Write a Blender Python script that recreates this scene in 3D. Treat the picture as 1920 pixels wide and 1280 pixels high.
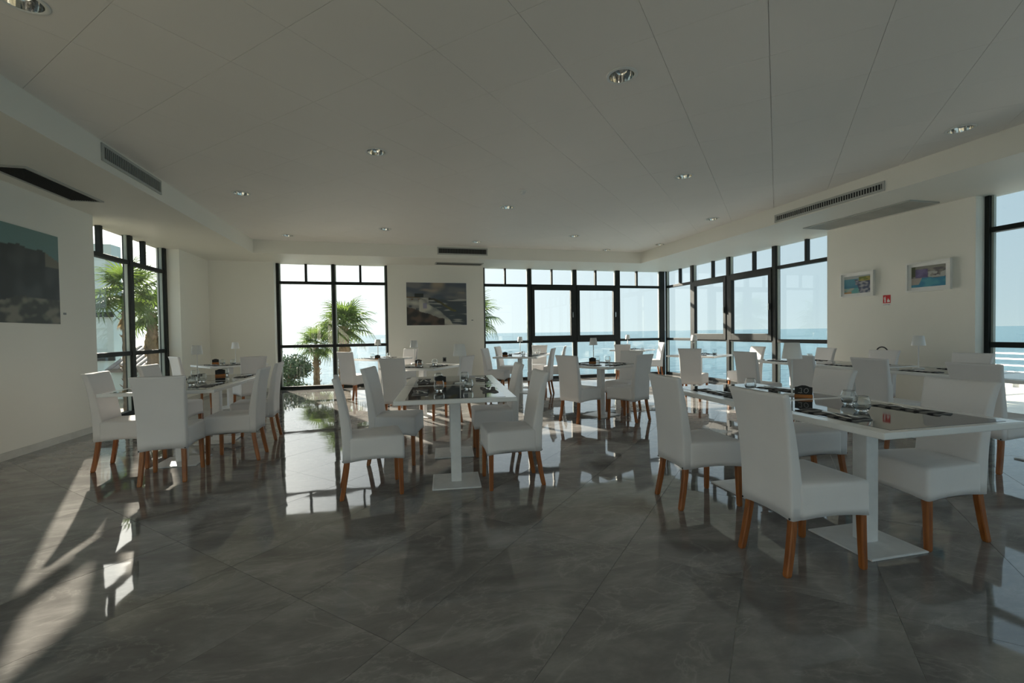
import bpy, bmesh, math, random
from mathutils import Vector, Matrix
random.seed(7)
for o in list(bpy.data.objects): bpy.data.objects.remove(o)
S = bpy.context.scene
COL = S.collection
PI = math.pi
def rad(a): return math.radians(a)

# ------------------------------------------------------------------ camera
CAM_H = 1.27
FPX = 837.4
yaw, pitch, roll = rad(14.317), rad(-1.1426), rad(-0.8365)
_f = Vector((math.sin(yaw)*math.cos(pitch), math.cos(yaw)*math.cos(pitch), math.sin(pitch)))
_r = Vector((math.cos(yaw), -math.sin(yaw), 0)); _u = _r.cross(_f)
R_ = _r*math.cos(roll) + _u*math.sin(roll); U_ = _u*math.cos(roll) - _r*math.sin(roll)
cd = bpy.data.cameras.new('camera'); cam = bpy.data.objects.new('camera', cd); COL.objects.link(cam)
cd.sensor_width = 36; cd.lens = FPX/1920*36; cd.clip_start = 0.05; cd.clip_end = 20000
cam.matrix_world = Matrix(((R_.x, U_.x, -_f.x, 0), (R_.y, U_.y, -_f.y, 0), (R_.z, U_.z, -_f.z, CAM_H), (0, 0, 0, 1)))
S.camera = cam

# ------------------------------------------------------------------ sky, sun, exposure
SUN_AZ, SUN_EL = 25.0, 22.9          # degrees left of the +Y axis, degrees up
W = bpy.data.worlds.new('sky'); S.world = W; W.use_nodes = True
nt = W.node_tree; nt.nodes.clear()
# hazy sea sky: pale haze at the horizon, bluer overhead, brighter towards the sun
_sv = (-math.sin(rad(SUN_AZ))*math.cos(rad(SUN_EL)), math.cos(rad(SUN_AZ))*math.cos(rad(SUN_EL)), math.sin(rad(SUN_EL)))
def _wn(ty, op=None, **kw):
    n = nt.nodes.new(ty)
    if op: n.operation = op
    for k, v in kw.items(): n.inputs[int(k[1:])].default_value = v
    return n
tcw = _wn('ShaderNodeTexCoord')
dot = _wn('ShaderNodeVectorMath', 'DOT_PRODUCT', i1=_sv); nt.links.new(tcw.outputs['Generated'], dot.inputs[0])
g0 = _wn('ShaderNodeMath', 'MULTIPLY_ADD', i1=.5, i2=.5); nt.links.new(dot.outputs['Value'], g0.inputs[0])
g1 = _wn('ShaderNodeMath', 'POWER', i1=5.); nt.links.new(g0.outputs[0], g1.inputs[0])
g2 = _wn('ShaderNodeMath', 'POWER', i1=70.); nt.links.new(g0.outputs[0], g2.inputs[0])
sp = _wn('ShaderNodeSeparateXYZ'); nt.links.new(tcw.outputs['Generated'], sp.inputs[0])
up = _wn('ShaderNodeMath', 'MAXIMUM', i1=0.); nt.links.new(sp.outputs[2], up.inputs[0])
el = _wn('ShaderNodeMath', 'POWER', i1=.6); nt.links.new(up.outputs[0], el.inputs[0])
cm = nt.nodes.new('ShaderNodeMix'); cm.data_type = 'RGBA'; nt.links.new(el.outputs[0], cm.inputs[0])
cm.inputs[6].default_value = (.56, .73, .77, 1); cm.inputs[7].default_value = (.30, .50, .70, 1)
a1 = _wn('ShaderNodeVectorMath', 'SCALE'); a1.inputs[0].default_value = (.92, .86, .80); nt.links.new(g1.outputs[0], a1.inputs[3])
a2 = _wn('ShaderNodeVectorMath', 'SCALE'); a2.inputs[0].default_value = (4.5, 4.2, 3.6); nt.links.new(g2.outputs[0], a2.inputs[3])
s1 = _wn('ShaderNodeVectorMath', 'ADD'); nt.links.new(cm.outputs[2], s1.inputs[0]); nt.links.new(a1.outputs[0], s1.inputs[1])
s2 = _wn('ShaderNodeVectorMath', 'ADD'); nt.links.new(s1.outputs[0], s2.inputs[0]); nt.links.new(a2.outputs[0], s2.inputs[1])
bg = nt.nodes.new('ShaderNodeBackground'); bg.inputs[1].default_value = 1.0
wo = nt.nodes.new('ShaderNodeOutputWorld')
nt.links.new(s2.outputs[0], bg.inputs[0]); nt.links.new(bg.outputs[0], wo.inputs[0])
sl = bpy.data.lights.new('sun', 'SUN'); sun = bpy.data.objects.new('sun', sl); COL.objects.link(sun)
sl.energy = 18.0; sl.angle = rad(0.6); sl.color = (1.0, 0.91, 0.76)
_sd = Vector((-math.sin(rad(SUN_AZ))*math.cos(rad(SUN_EL)), math.cos(rad(SUN_AZ))*math.cos(rad(SUN_EL)), math.sin(rad(SUN_EL))))
sun.rotation_euler = _sd.to_track_quat('Z', 'Y').to_euler(); sun.location = _sd*60
S.view_settings.view_transform = 'Standard'; S.view_settings.look = 'None'
S.view_settings.gamma = 1.0; S.view_settings.use_curve_mapping = False
S.view_settings.exposure = 0.0
S.cycles.max_bounces = 12; S.cycles.diffuse_bounces = 6; S.cycles.glossy_bounces = 5
S.cycles.transparent_max_bounces = 24; S.cycles.blur_glossy = 0.135
S.cycles.sample_clamp_indirect = 20.0

# ------------------------------------------------------------------ materials
MATS = {}
def newmat(name):
    m = bpy.data.materials.new(name); m.use_nodes = True; MATS[name] = m
    return m, m.node_tree, m.node_tree.nodes['Principled BSDF']
def N(t, ty, **kw):
    n = t.nodes.new(ty)
    for k, v in kw.items():
        if hasattr(n, k): setattr(n, k, v)
        else: n.inputs[k].default_value = v
    return n
def ramp(t, stops, fac):
    r = t.nodes.new('ShaderNodeValToRGB')
    el = r.color_ramp.elements
    while len(el) > 1: el.remove(el[0])
    el[0].position, el[0].color = stops[0][0], (*stops[0][1], 1)
    for p, c in stops[1:]:
        e = el.new(p); e.color = (*c, 1)
    t.links.new(fac, r.inputs[0])
    return r
def plain(name, col, rough=.5, var=.06, scale=6., bump=0., bscale=200., metal=0., **kw):
    m, t, b = newmat(name)
    tc = N(t, 'ShaderNodeTexCoord')
    no = N(t, 'ShaderNodeTexNoise', Scale=scale, Detail=4.)
    t.links.new(tc.outputs['Object'], no.inputs['Vector'])
    lo = tuple(max(0, c*(1-var)) for c in col); hi = tuple(min(1, c*(1+var)) for c in col)
    r = ramp(t, [(.3, lo), (.7, hi)], no.outputs[0]); t.links.new(r.outputs[0], b.inputs['Base Color'])
    b.inputs['Roughness'].default_value = rough; b.inputs['Metallic'].default_value = metal
    for k, v in kw.items(): b.inputs[k].default_value = v
    if bump:
        n2 = N(t, 'ShaderNodeTexNoise', Scale=bscale, Detail=2.)
        t.links.new(tc.outputs['Object'], n2.inputs['Vector'])
        bp = N(t, 'ShaderNodeBump', Strength=bump, Distance=.002)
        t.links.new(n2.outputs[0], bp.inputs['Height']); t.links.new(bp.outputs[0], b.inputs['Normal'])
    return m
plain('wall_paint', (.775, .765, .70), .55, .015, 1.2, .15, 90)
plain('ceiling_paint', (.85, .825, .785), .6, .015, .8)
plain('stone_skirting', (.52, .52, .48), .35, .08, 8)
plain('black_frame', (.011, .014, .013), .5, .2, 10, **{'Specular IOR Level': .3})
plain('sunlit_grey_bead', (.42, .47, .43), .4, .05, 10)  # pale beads also stand in for sunlit sides of the black frames
plain('cover_fabric', (.78, .76, .755), .75, .02, 5, .25, 350, **{'Sheen Weight': .25, 'Sheen Roughness': .5})
plain('white_lacquer', (.80, .80, .79), .22, .015, 4, **{'Coat Weight': .3, 'Coat Roughness': .08})
plain('worn_white_steel', (.74, .75, .75), .35, .05, 14)
plain('dark_glass', (.045, .047, .047), .035, .05, 3, IOR=1.6)
plain('grey_plate', (.25, .26, .26), .5)
plain('snap_black', (.01, .01, .01), .4)
plain('lamp_white', (.80, .80, .79), .4, .01)
plain('steel', (.62, .62, .6), .18, .04, 30, metal=1.0)
plain('chrome', (.75, .74, .70), .08, .03, 20, metal=1.0)
plain('chalk_black', (.014, .014, .014), .6, .3, 20)
plain('chalk', (.75, .75, .72), .9)
plain('orange_wood', (.42, .15, .03), .45, .15, 20)
plain('vent_metal', (.42, .43, .40), .5)
plain('vent_dark', (.02, .02, .02), .8)
plain('grille_dark', (.10, .105, .095), .6)
plain('sign_red', (.55, .015, .02), .4, .03)
plain('sign_white', (.8, .8, .78), .5)
plain('strap_black', (.012, .012, .014), .5)
plain('frame_white', (.78, .78, .75), .4, .02)
plain('terrace_stone', (.74, .70, .60), .5, .08, 1.3)
plain('parapet', (.55, .56, .55), .6, .06, 2)
plain('rail_white', (.8, .8, .8), .35)
plain('ground_earth', (.30, .27, .19), .9, .25, .9)
plain('trunk', (.17, .125, .085), .85, .3, 9, .5, 30)
plain('dead_frond', (.30, .24, .14), .8, .25, 12)
plain('leaf', (.05, .10, .028), .5, .35, 4, **{'Transmission Weight': 0.0})
plain('shrub_leaf', (.035, .07, .03), .55, .35, 6)
plain('grass_blade', (.13, .17, .06), .7, .3, 5)
plain('building_wall', (.60, .68, .66), .6, .04, 2)
plain('roof_tile', (.20, .17, .15), .5, .25, 7)
plain('outer_wall', (.7, .7, .66), .7, .04, 2)

def leaf_translucent(name, col):
    m = MATS[name]; t = m.node_tree; b = t.nodes['Principled BSDF']; out = t.nodes['Material Output']
    tr = N(t, 'ShaderNodeBsdfTranslucent'); tr.inputs[0].default_value = (*col, 1)
    mx = N(t, 'ShaderNodeMixShader'); mx.inputs[0].default_value = .45
    t.links.new(b.outputs[0], mx.inputs[1]); t.links.new(tr.outputs[0], mx.inputs[2]); t.links.new(mx.outputs[0], out.inputs[0])
leaf_translucent('leaf', (.13, .20, .035)); leaf_translucent('dead_frond', (.30, .22, .12))

def wood():
    m, t, b = newmat('leg_wood')
    tc = N(t, 'ShaderNodeTexCoord'); mp = N(t, 'ShaderNodeMapping'); mp.inputs['Scale'].default_value = (60, 60, 5)
    no = N(t, 'ShaderNodeTexNoise', Scale=1., Detail=5.)
    t.links.new(tc.outputs['Object'], mp.inputs[0]); t.links.new(mp.outputs[0], no.inputs['Vector'])
    r = ramp(t, [(.3, (.20, .058, .010)), (.55, (.31, .10, .019)), (.75, (.39, .14, .032))], no.outputs[0])
    t.links.new(r.outputs[0], b.inputs['Base Color']); b.inputs['Roughness'].default_value = .38
wood()

def clear(name, tint, ior=1.5, rough=0.0):
    m = bpy.data.materials.new(name); m.use_nodes = True; t = m.node_tree; t.nodes.clear(); MATS[name] = m
    lw = N(t, 'ShaderNodeLayerWeight'); lw.inputs[0].default_value = .5
    pw = N(t, 'ShaderNodeMath', operation='POWER'); pw.inputs[1].default_value = 5
    f0 = ((ior-1)/(ior+1))**2
    fr = N(t, 'ShaderNodeMath', operation='MULTIPLY_ADD'); fr.inputs[1].default_value = 1-f0; fr.inputs[2].default_value = f0
    t.links.new(lw.outputs['Facing'], pw.inputs[0]); t.links.new(pw.outputs[0], fr.inputs[0])
    tr = N(t, 'ShaderNodeBsdfTransparent'); tr.inputs[0].default_value = (*tint, 1)
    gl = N(t, 'ShaderNodeBsdfGlossy'); gl.inputs['Roughness'].default_value = rough
    mx = N(t, 'ShaderNodeMixShader'); out = N(t, 'ShaderNodeOutputMaterial')
    t.links.new(fr.outputs[0], mx.inputs[0]); t.links.new(tr.outputs[0], mx.inputs[1])
    t.links.new(gl.outputs[0], mx.inputs[2]); t.links.new(mx.outputs[0], out.inputs[0])
    return m
clear('window_glass', (.965, .972, .968))
m_, t_, b_ = newmat('tumbler_glass')
b_.inputs['Transmission Weight'].default_value = 1.; b_.inputs['Roughness'].default_value = 0.; b_.inputs['IOR'].default_value = 1.45; b_.inputs['Base Color'].default_value = (.97, .99, .99, 1)

def marble():
    m, t, b = newmat('marble_tile')
    ge = N(t, 'ShaderNodeNewGeometry'); oi = N(t, 'ShaderNodeObjectInfo')
    vm = N(t, 'ShaderNodeVectorMath', operation='MULTIPLY_ADD')
    cx = N(t, 'ShaderNodeCombineXYZ')
    t.links.new(oi.outputs['Random'], cx.inputs[0]); t.links.new(oi.outputs['Random'], cx.inputs[1])
    vm.inputs[1].default_value = (31, 17, 0)
    t.links.new(cx.outputs[0], vm.inputs[0]); t.links.new(ge.outputs['Position'], vm.inputs[2])
    mp = N(t, 'ShaderNodeMapping'); mp.inputs['Rotation'].default_value = (0, 0, rad(28)); mp.inputs['Scale'].default_value = (1, 2.1, 1)
    t.links.new(vm.outputs[0], mp.inputs[0])
    n1 = N(t, 'ShaderNodeTexNoise', Scale=2.0, Detail=7., Roughness=.66, Distortion=.35)
    n2 = N(t, 'ShaderNodeTexNoise', Scale=1.6, Detail=6., Roughness=.6, Distortion=.8)
    t.links.new(mp.outputs[0], n1.inputs['Vector']); t.links.new(mp.outputs[0], n2.inputs['Vector'])
    r1 = ramp(t, [(.25, (.135, .128, .124)), (.48, (.205, .197, .19)), (.6, (.27, .26, .25)), (.78, (.35, .337, .32))], n1.outputs[0])
    v = N(t, 'ShaderNodeMath', operation='SUBTRACT'); v.inputs[1].default_value = .5
    a = N(t, 'ShaderNodeMath', operation='ABSOLUTE')
    t.links.new(n2.outputs[0], v.inputs[0]); t.links.new(v.outputs[0], a.inputs[0])
    r2 = ramp(t, [(.0, (1, 1, 1)), (.010, (.3, .3, .3)), (.03, (0, 0, 0))], a.outputs[0])
    mx = N(t, 'ShaderNodeMix', data_type='RGBA'); mx.inputs[7].default_value = (.50, .49, .46, 1)
    k = N(t, 'ShaderNodeMath', operation='MULTIPLY'); k.inputs[1].default_value = .22
    t.links.new(r2.outputs[0], k.inputs[0]); t.links.new(k.outputs[0], mx.inputs[0]); t.links.new(r1.outputs[0], mx.inputs[6])
    t.links.new(mx.outputs[2], b.inputs['Base Color'])
    b.inputs['Roughness'].default_value = .035; b.inputs['IOR'].default_value = 1.55
    w = N(t, 'ShaderNodeTexNoise', Scale=2.6, Detail=1.5, Roughness=.45)
    t.links.new(vm.outputs[0], w.inputs['Vector'])
    bp = N(t, 'ShaderNodeBump', Strength=1.0, Distance=.0016)
    t.links.new(w.outputs[0], bp.inputs['Height']); t.links.new(bp.outputs[0], b.inputs['Normal'])
marble()

def sea_mat():
    m, t, b = newmat('sea_water')
    ge = N(t, 'ShaderNodeNewGeometry')
    n1 = N(t, 'ShaderNodeTexNoise', Scale=.02, Detail=5.); t.links.new(ge.outputs['Position'], n1.inputs['Vector'])
    mp = N(t, 'ShaderNodeMapping'); mp.inputs['Scale'].default_value = (.5, 1.2, 1); t.links.new(ge.outputs['Position'], mp.inputs[0])
    n2 = N(t, 'ShaderNodeTexNoise', Scale=.22, Detail=6., Roughness=.62); t.links.new(mp.outputs[0], n2.inputs['Vector'])
    r = ramp(t, [(.3, (.06, .145, .19)), (.7, (.10, .205, .245))], n1.outputs[0])
    r2 = ramp(t, [(.66, (0, 0, 0)), (.74, (.6, .6, .6))], n2.outputs[0])
    mx = N(t, 'ShaderNodeMix', data_type='RGBA'); mx.inputs[7].default_value = (.55, .62, .62, 1)
    t.links.new(r2.outputs[0], mx.inputs[0]); t.links.new(r.outputs[0], mx.inputs[6]); t.links.new(mx.outputs[2], b.inputs['Base Color'])
    b.inputs['Roughness'].default_value = .22; b.inputs['IOR'].default_value = 1.33
    bp = N(t, 'ShaderNodeBump', Strength=1., Distance=.9); t.links.new(n2.outputs[0], bp.inputs['Height']); t.links.new(bp.outputs[0], b.inputs['Normal'])
sea_mat()

def napkin_mat():
    m, t, b = newmat('striped_cloth')
    tc = N(t, 'ShaderNodeTexCoord'); w = N(t, 'ShaderNodeTexWave', Scale=4.2, Distortion=.15)
    w.bands_direction = 'X'; t.links.new(tc.outputs['Object'], w.inputs['Vector'])
    r = ramp(t, [(.25, (.012, .012, .013)), (.38, (.12, .115, .11)), (.8, (.20, .19, .18))], w.outputs[0])
    t.links.new(r.outputs[0], b.inputs['Base Color']); b.inputs['Roughness'].default_value = .8
napkin_mat()
def paint_mat():
    m, t, b = newmat('painted_canvas')
    ca = N(t, 'ShaderNodeVertexColor'); ca.layer_name = 'paint'
    t.links.new(ca.outputs[0], b.inputs['Base Color']); b.inputs['Roughness'].default_value = .45
paint_mat()

# ------------------------------------------------------------------ mesh helpers
def me_from(bm, name, mat, smooth=False):
    me = bpy.data.meshes.new(name); bmesh.ops.recalc_face_normals(bm, faces=bm.faces); bm.to_mesh(me); bm.free()
    if smooth:
        for p in me.polygons: p.use_smooth = True
    if mat: me.materials.append(MATS[mat] if isinstance(mat, str) else mat)
    return me
def ob(name, me, parent=None, loc=None, rotz=None):
    o = bpy.data.objects.new(name, me); COL.objects.link(o)
    if parent: o.parent = parent
    if loc is not None: o.location = loc
    if rotz is not None: o.rotation_euler = (0, 0, rotz)
    return o
def tag(o, label=None, cat=None, group=None, kind=None):
    if label: o['label'] = label
    if cat: o['category'] = cat
    if group: o['group'] = group
    if kind: o['kind'] = kind
    return o
def empty(name, loc=(0, 0, 0), rotz=0):
    o = bpy.data.objects.new(name, None); COL.objects.link(o); o.location = loc; o.rotation_euler = (0, 0, rotz); o.empty_display_size = .1
    return o
def box(bm, x0, x1, y0, y1, z0, z1, bev=0.):
    vs = [bm.verts.new(p) for p in ((x0, y0, z0), (x1, y0, z0), (x1, y1, z0), (x0, y1, z0), (x0, y0, z1), (x1, y0, z1), (x1, y1, z1), (x0, y1, z1))]
    fs = [bm.faces.new([vs[i] for i in f]) for f in ((0, 3, 2, 1), (4, 5, 6, 7), (0, 1, 5, 4), (1, 2, 6, 5), (2, 3, 7, 6), (3, 0, 4, 7))]
    if bev:
        es = set(e for f in fs for e in f.edges)
        bmesh.ops.bevel(bm, geom=list(es), offset=bev, segments=2, affect='EDGES', profile=.5)
    return vs
def boxmesh(name, mat, *dims, bev=0., smooth=False):
    bm = bmesh.new(); box(bm, *dims, bev=bev); return me_from(bm, name, mat, smooth)
def loft(bm, rings, cap0=True, cap1=True, closed=True):
    L = [[bm.verts.new(p) for p in r] for r in rings]
    n = len(L[0])
    for a, b in zip(L, L[1:]):
        for i in range(n if closed else n-1):
            j = (i+1) % n; bm.faces.new((a[i], a[j], b[j], b[i]))
    if cap0: bm.faces.new(list(reversed(L[0])))
    if cap1: bm.faces.new(L[-1])
    return L
def lathe(bm, prof, n=24, cx=0, cy=0, cap0=False, cap1=False):
    rings = [[(cx+r*math.cos(2*PI*i/n), cy+r*math.sin(2*PI*i/n), z) for i in range(n)] for r, z in prof]
    return loft(bm, rings, cap0, cap1)
def tube(bm, pts, r, n=8, taper=None):
    pts = [Vector(p) for p in pts]; rings = []
    for i, p in enumerate(pts):
        d = (pts[min(i+1, len(pts)-1)] - pts[max(i-1, 0)]).normalized()
        a = d.orthogonal().normalized() if i == 0 else (pa - d*pa.dot(d)).normalized()
        pa = a; b = d.cross(a); rr = r if taper is None else r*taper[i]
        rings.append([tuple(p + (a*math.cos(2*PI*k/n) + b*math.sin(2*PI*k/n))*rr) for k in range(n)])
    loft(bm, rings)
def rrect(w0, w1, y0, y1, r, z, nc=3):
    """rounded trapezoid: half width w0 at y0, w1 at y1"""
    pts = []
    for (cx, cy, a0) in ((w1-r, y1-r, 0), (-(w1-r), y1-r, 90), (-(w0-r), y0+r, 180), (w0-r, y0+r, 270)):
        for k in range(nc+1):
            a = rad(a0+90*k/nc); pts.append((cx+r*math.cos(a), cy+r*math.sin(a), z))
    return pts
def ray_at(px, py):
    return _f + R_*((px-960)/FPX) - U_*((py-640)/FPX)
def at_z(px, py, z):
    """the place on the horizontal level z that the tripod position saw at a photo pixel (used once, to survey positions)"""
    d = ray_at(px, py); k = (z-CAM_H)/d.z; return (d.x*k, d.y*k)

# ------------------------------------------------------------------ room dimensions
XL, XR, YB, YF = -4.04, 7.34, 11.25, -3.5       # inner wall faces
FXL, FXR, FYB = -4.25, 7.50, 11.43              # inner faces of the window frames
OXL, OXR, OYB = -4.42, 7.68, 11.62              # outer faces
ZS, ZC, ZT = 2.965, 3.24, 3.62                  # soffit underside, ceiling, roof
SX0, SX1, SY1 = -2.82, 5.97, 10.13              # inner edge of the soffit
TR1, TR2 = (.985, 1.055), (2.485, 2.55)         # window transoms
W5Y, W3Y, W4Y = (7.41, 9.91), (6.26, FYB), (-3.2, 4.176)
W1X, W2X = (-2.72, -.225), (2.14, FXR)
W7Y = (-2.9, 3.2)  # opening of the added window beside the viewer

def struct(name, boxes, mat, label=None):
    bm = bmesh.new()
    for b in boxes: box(bm, *b)
    o = ob(name, me_from(bm, name, mat)); tag(o, label, None, None, 'structure'); return o
struct('wall_left', [(OXL, XL, YF, W7Y[0], 0, ZT), (OXL, XL, W7Y[0], W7Y[1], ZS, ZT), (OXL, XL, W7Y[1], W5Y[0], 0, ZT), (OXL, XL, W5Y[1], OYB, 0, ZT), (OXL, XL, W5Y[0], W5Y[1], ZS, ZT)], 'wall_paint', 'white left wall with a large painting and a tall window')
struct('wall_back', [(XL, W1X[0], YB, OYB, 0, ZT), (W1X[1], W2X[0], YB, OYB, 0, ZT), (W1X[0], W1X[1], YB, OYB, ZS, ZT), (W2X[0], OXR, YB, OYB, ZS, ZT)], 'wall_paint', 'white back wall between the window bays')
struct('wall_right', [(XR, OXR, W4Y[1], W3Y[0], 0, ZT), (XR, OXR, YF, W4Y[0], 0, ZT), (XR, OXR, W4Y[0], W4Y[1], ZS, ZT), (XR, OXR, W3Y[0], YB, ZS, ZT)], 'wall_paint', 'white right wall with two small pictures')
struct('wall_front', [(OXL, -.1, YF-.3, YF, 0, ZT), (6.9, OXR, YF-.3, YF, 0, ZT), (-.1, 6.9, YF-.3, YF, ZS, ZT)], 'wall_paint', 'white wall behind the viewer with an added wide window')
struct('trim_1', [(XL, SX0, YF, YB, ZS, ZT-.12)], 'wall_paint', 'lowered white ceiling soffit along the left wall')
struct('trim_2', [(SX1, XR, YF, YB, ZS, ZT-.12)], 'wall_paint', 'lowered white ceiling soffit along the right wall')
struct('trim_3', [(SX0, SX1, SY1, YB, ZS, ZT-.12)], 'wall_paint', 'lowered white ceiling soffit along the back wall')
struct('roof', [(OXL-.1, OXR+.1, YF-.4, OYB+.1, ZT, ZT+.15)], 'outer_wall', 'flat roof slab over the dining room')
bb = .083
struct('baseboard_left', [(XL, XL+.012, W7Y[1], W5Y[0], 0, bb), (XL, XL+.012, W5Y[1], YB, 0, bb)], 'stone_skirting')
struct('baseboard_back', [(XL+.012, W1X[0], YB-.012, YB, 0, bb), (W1X[1], W2X[0], YB-.012, YB, 0, bb)], 'stone_skirting')
struct('baseboard_right', [(XR-.012, XR, W4Y[1], W3Y[0], 0, bb)], 'stone_skirting')

# ------------------------------------------------------------------ pieces laid at 45 degrees
Q = math.sqrt(.5)
def clip(poly, x0, x1, y0, y1):
    for ax, lim, sgn in ((0, x0, 1), (0, x1, -1), (1, y0, 1), (1, y1, -1)):
        out = []
        for i, p in enumerate(poly):
            q = poly[(i+1) % len(poly)]
            ip, iq = (p[ax]-lim)*sgn >= 0, (q[ax]-lim)*sgn >= 0
            if ip: out.append(p)
            if ip != iq:
                k = (lim-p[ax])/(q[ax]-p[ax]); out.append((p[0]+(q[0]-p[0])*k, p[1]+(q[1]-p[1])*k))
        poly = out
        if not poly: return []
    return poly
def area(p): return abs(sum(p[i][0]*p[(i+1) % len(p)][1]-p[(i+1) % len(p)][0]*p[i][1] for i in range(len(p))))/2
def diag_cells(s0, ds, t0, dt, gap, rect):
    """cells bounded by lines x-y = s*sqrt2 and x+y = t*sqrt2"""
    for i in range(-20, 21):
        for j in range(-20, 21):
            a0, a1 = s0+i*ds+gap/2, s0+(i+1)*ds-gap/2; b0, b1 = t0+j*dt+gap/2, t0+(j+1)*dt-gap/2
            poly = [((a+b)*Q, (b-a)*Q) for a, b in ((a0, b0), (a1, b0), (a1, b1), (a0, b1))]
            poly = clip(poly, *rect)
            if poly and area(poly) > .004: yield poly
def prism(poly, z0, z1, tilt=(0, 0)):
    bm = bmesh.new(); cx = sum(p[0] for p in poly)/len(poly); cy = sum(p[1] for p in poly)/len(poly)
    h = [((p[0]-cx)*tilt[0]+(p[1]-cy)*tilt[1]) for p in poly]
    a = [bm.verts.new((p[0], p[1], z0)) for p in poly]; b = [bm.verts.new((p[0], p[1], z1+k)) for p, k in zip(poly, h)]
    bm.faces.new(list(reversed(a))); bm.faces.new(b)
    for i in range(len(poly)):
        j = (i+1) % len(poly); bm.faces.new((a[i], a[j], b[j], b[i]))
    return bm
floor = struct('floor', [(FXL, FXR, YF, FYB, -.12, -.0035)], 'stone_skirting', 'polished grey marble tile floor laid diagonally')
for poly in diag_cells(-.153, .611, 1.30, 1.222, .0022, (FXL, FXR, YF, FYB)):
    bm = prism(poly, -.0034, 0., (random.gauss(0, .0005), random.gauss(0, .0005)))
    ob('tile', me_from(bm, 'tile', 'marble_tile'), floor)

LIGHTS = [(-2.08, 3.25, 'recessed chrome downlight at the top left corner of the ceiling'),
          (1.71, 3.16, 'largest fully visible chrome downlight, on the near right half of the ceiling'),
          (-.19, 5.06, 'dark recessed downlight on the open left half of the ceiling'),
          (-2.05, 6.90, 'small downlight near the left soffit vent grille'),
          (3.59, 5.03, 'chrome downlight right of the smoke detector, nearer than the right window wall'),
          (5.49, 3.25, 'shiny downlight close to the right soffit, the rightmost one'),
          (-2.05, 9.60, 'far downlight above the palm tree window, left of its pair'),
          (-.19, 8.70, 'far downlight above the palm tree window, right of its pair'),
          (1.70, 6.84, 'small downlight just beyond the smoke detector'),
          (1.69, 9.56, 'tiny downlight right above the back soffit vent'),
          (3.55, 8.62, 'tiny downlight above the middle of the back window wall'),
          (4.93, 9.94, 'tiniest downlight at the far right end of the ceiling, near the back soffit'),
          (5.85, 9.10, 'thin looking downlight at the back right corner of the soffit'),
          (5.46, 6.85, 'small downlight above the right window wall, before the vent')]
LR = .098
ceil = struct('ceiling', [(SX0, SX1, YF, SY1, ZC+.125, ZC+.14)], 'ceiling_paint', 'white ceiling of square panels with thin diagonal joints')
bmc = bmesh.new(); cutters = []
for x, y, _ in LIGHTS:
    bm = bmesh.new(); lathe(bm, [(LR, ZC-.05), (LR, ZC+.05)], 28, x, y, True, True); cutters.append((x, y, me_from(bm, 'cut', None)))
for poly in diag_cells(-.04, .664, 1.772, .668, .0028, (SX0, SX1, YF, SY1)):
    bm = prism(poly, ZC, ZC+.012)
    me = me_from(bm, 'panel', 'ceiling_paint')
    xs = [p[0] for p in poly]; ys = [p[1] for p in poly]
    near = [c for c in cutters if min(xs)-.12 < c[0] < max(xs)+.12 and min(ys)-.12 < c[1] < max(ys)+.12]
    o = ob('panel', me, ceil)
    for c in near:
        co = ob('cut', c[2]); md = o.modifiers.new('b', 'BOOLEAN'); md.object = co; md.operation = 'DIFFERENCE'; md.solver = 'EXACT'
        dg = bpy.context.evaluated_depsgraph_get(); nm = bpy.data.meshes.new_from_object(o.evaluated_get(dg))
        o.modifiers.clear(); o.data = nm; bpy.data.objects.remove(co)

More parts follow.
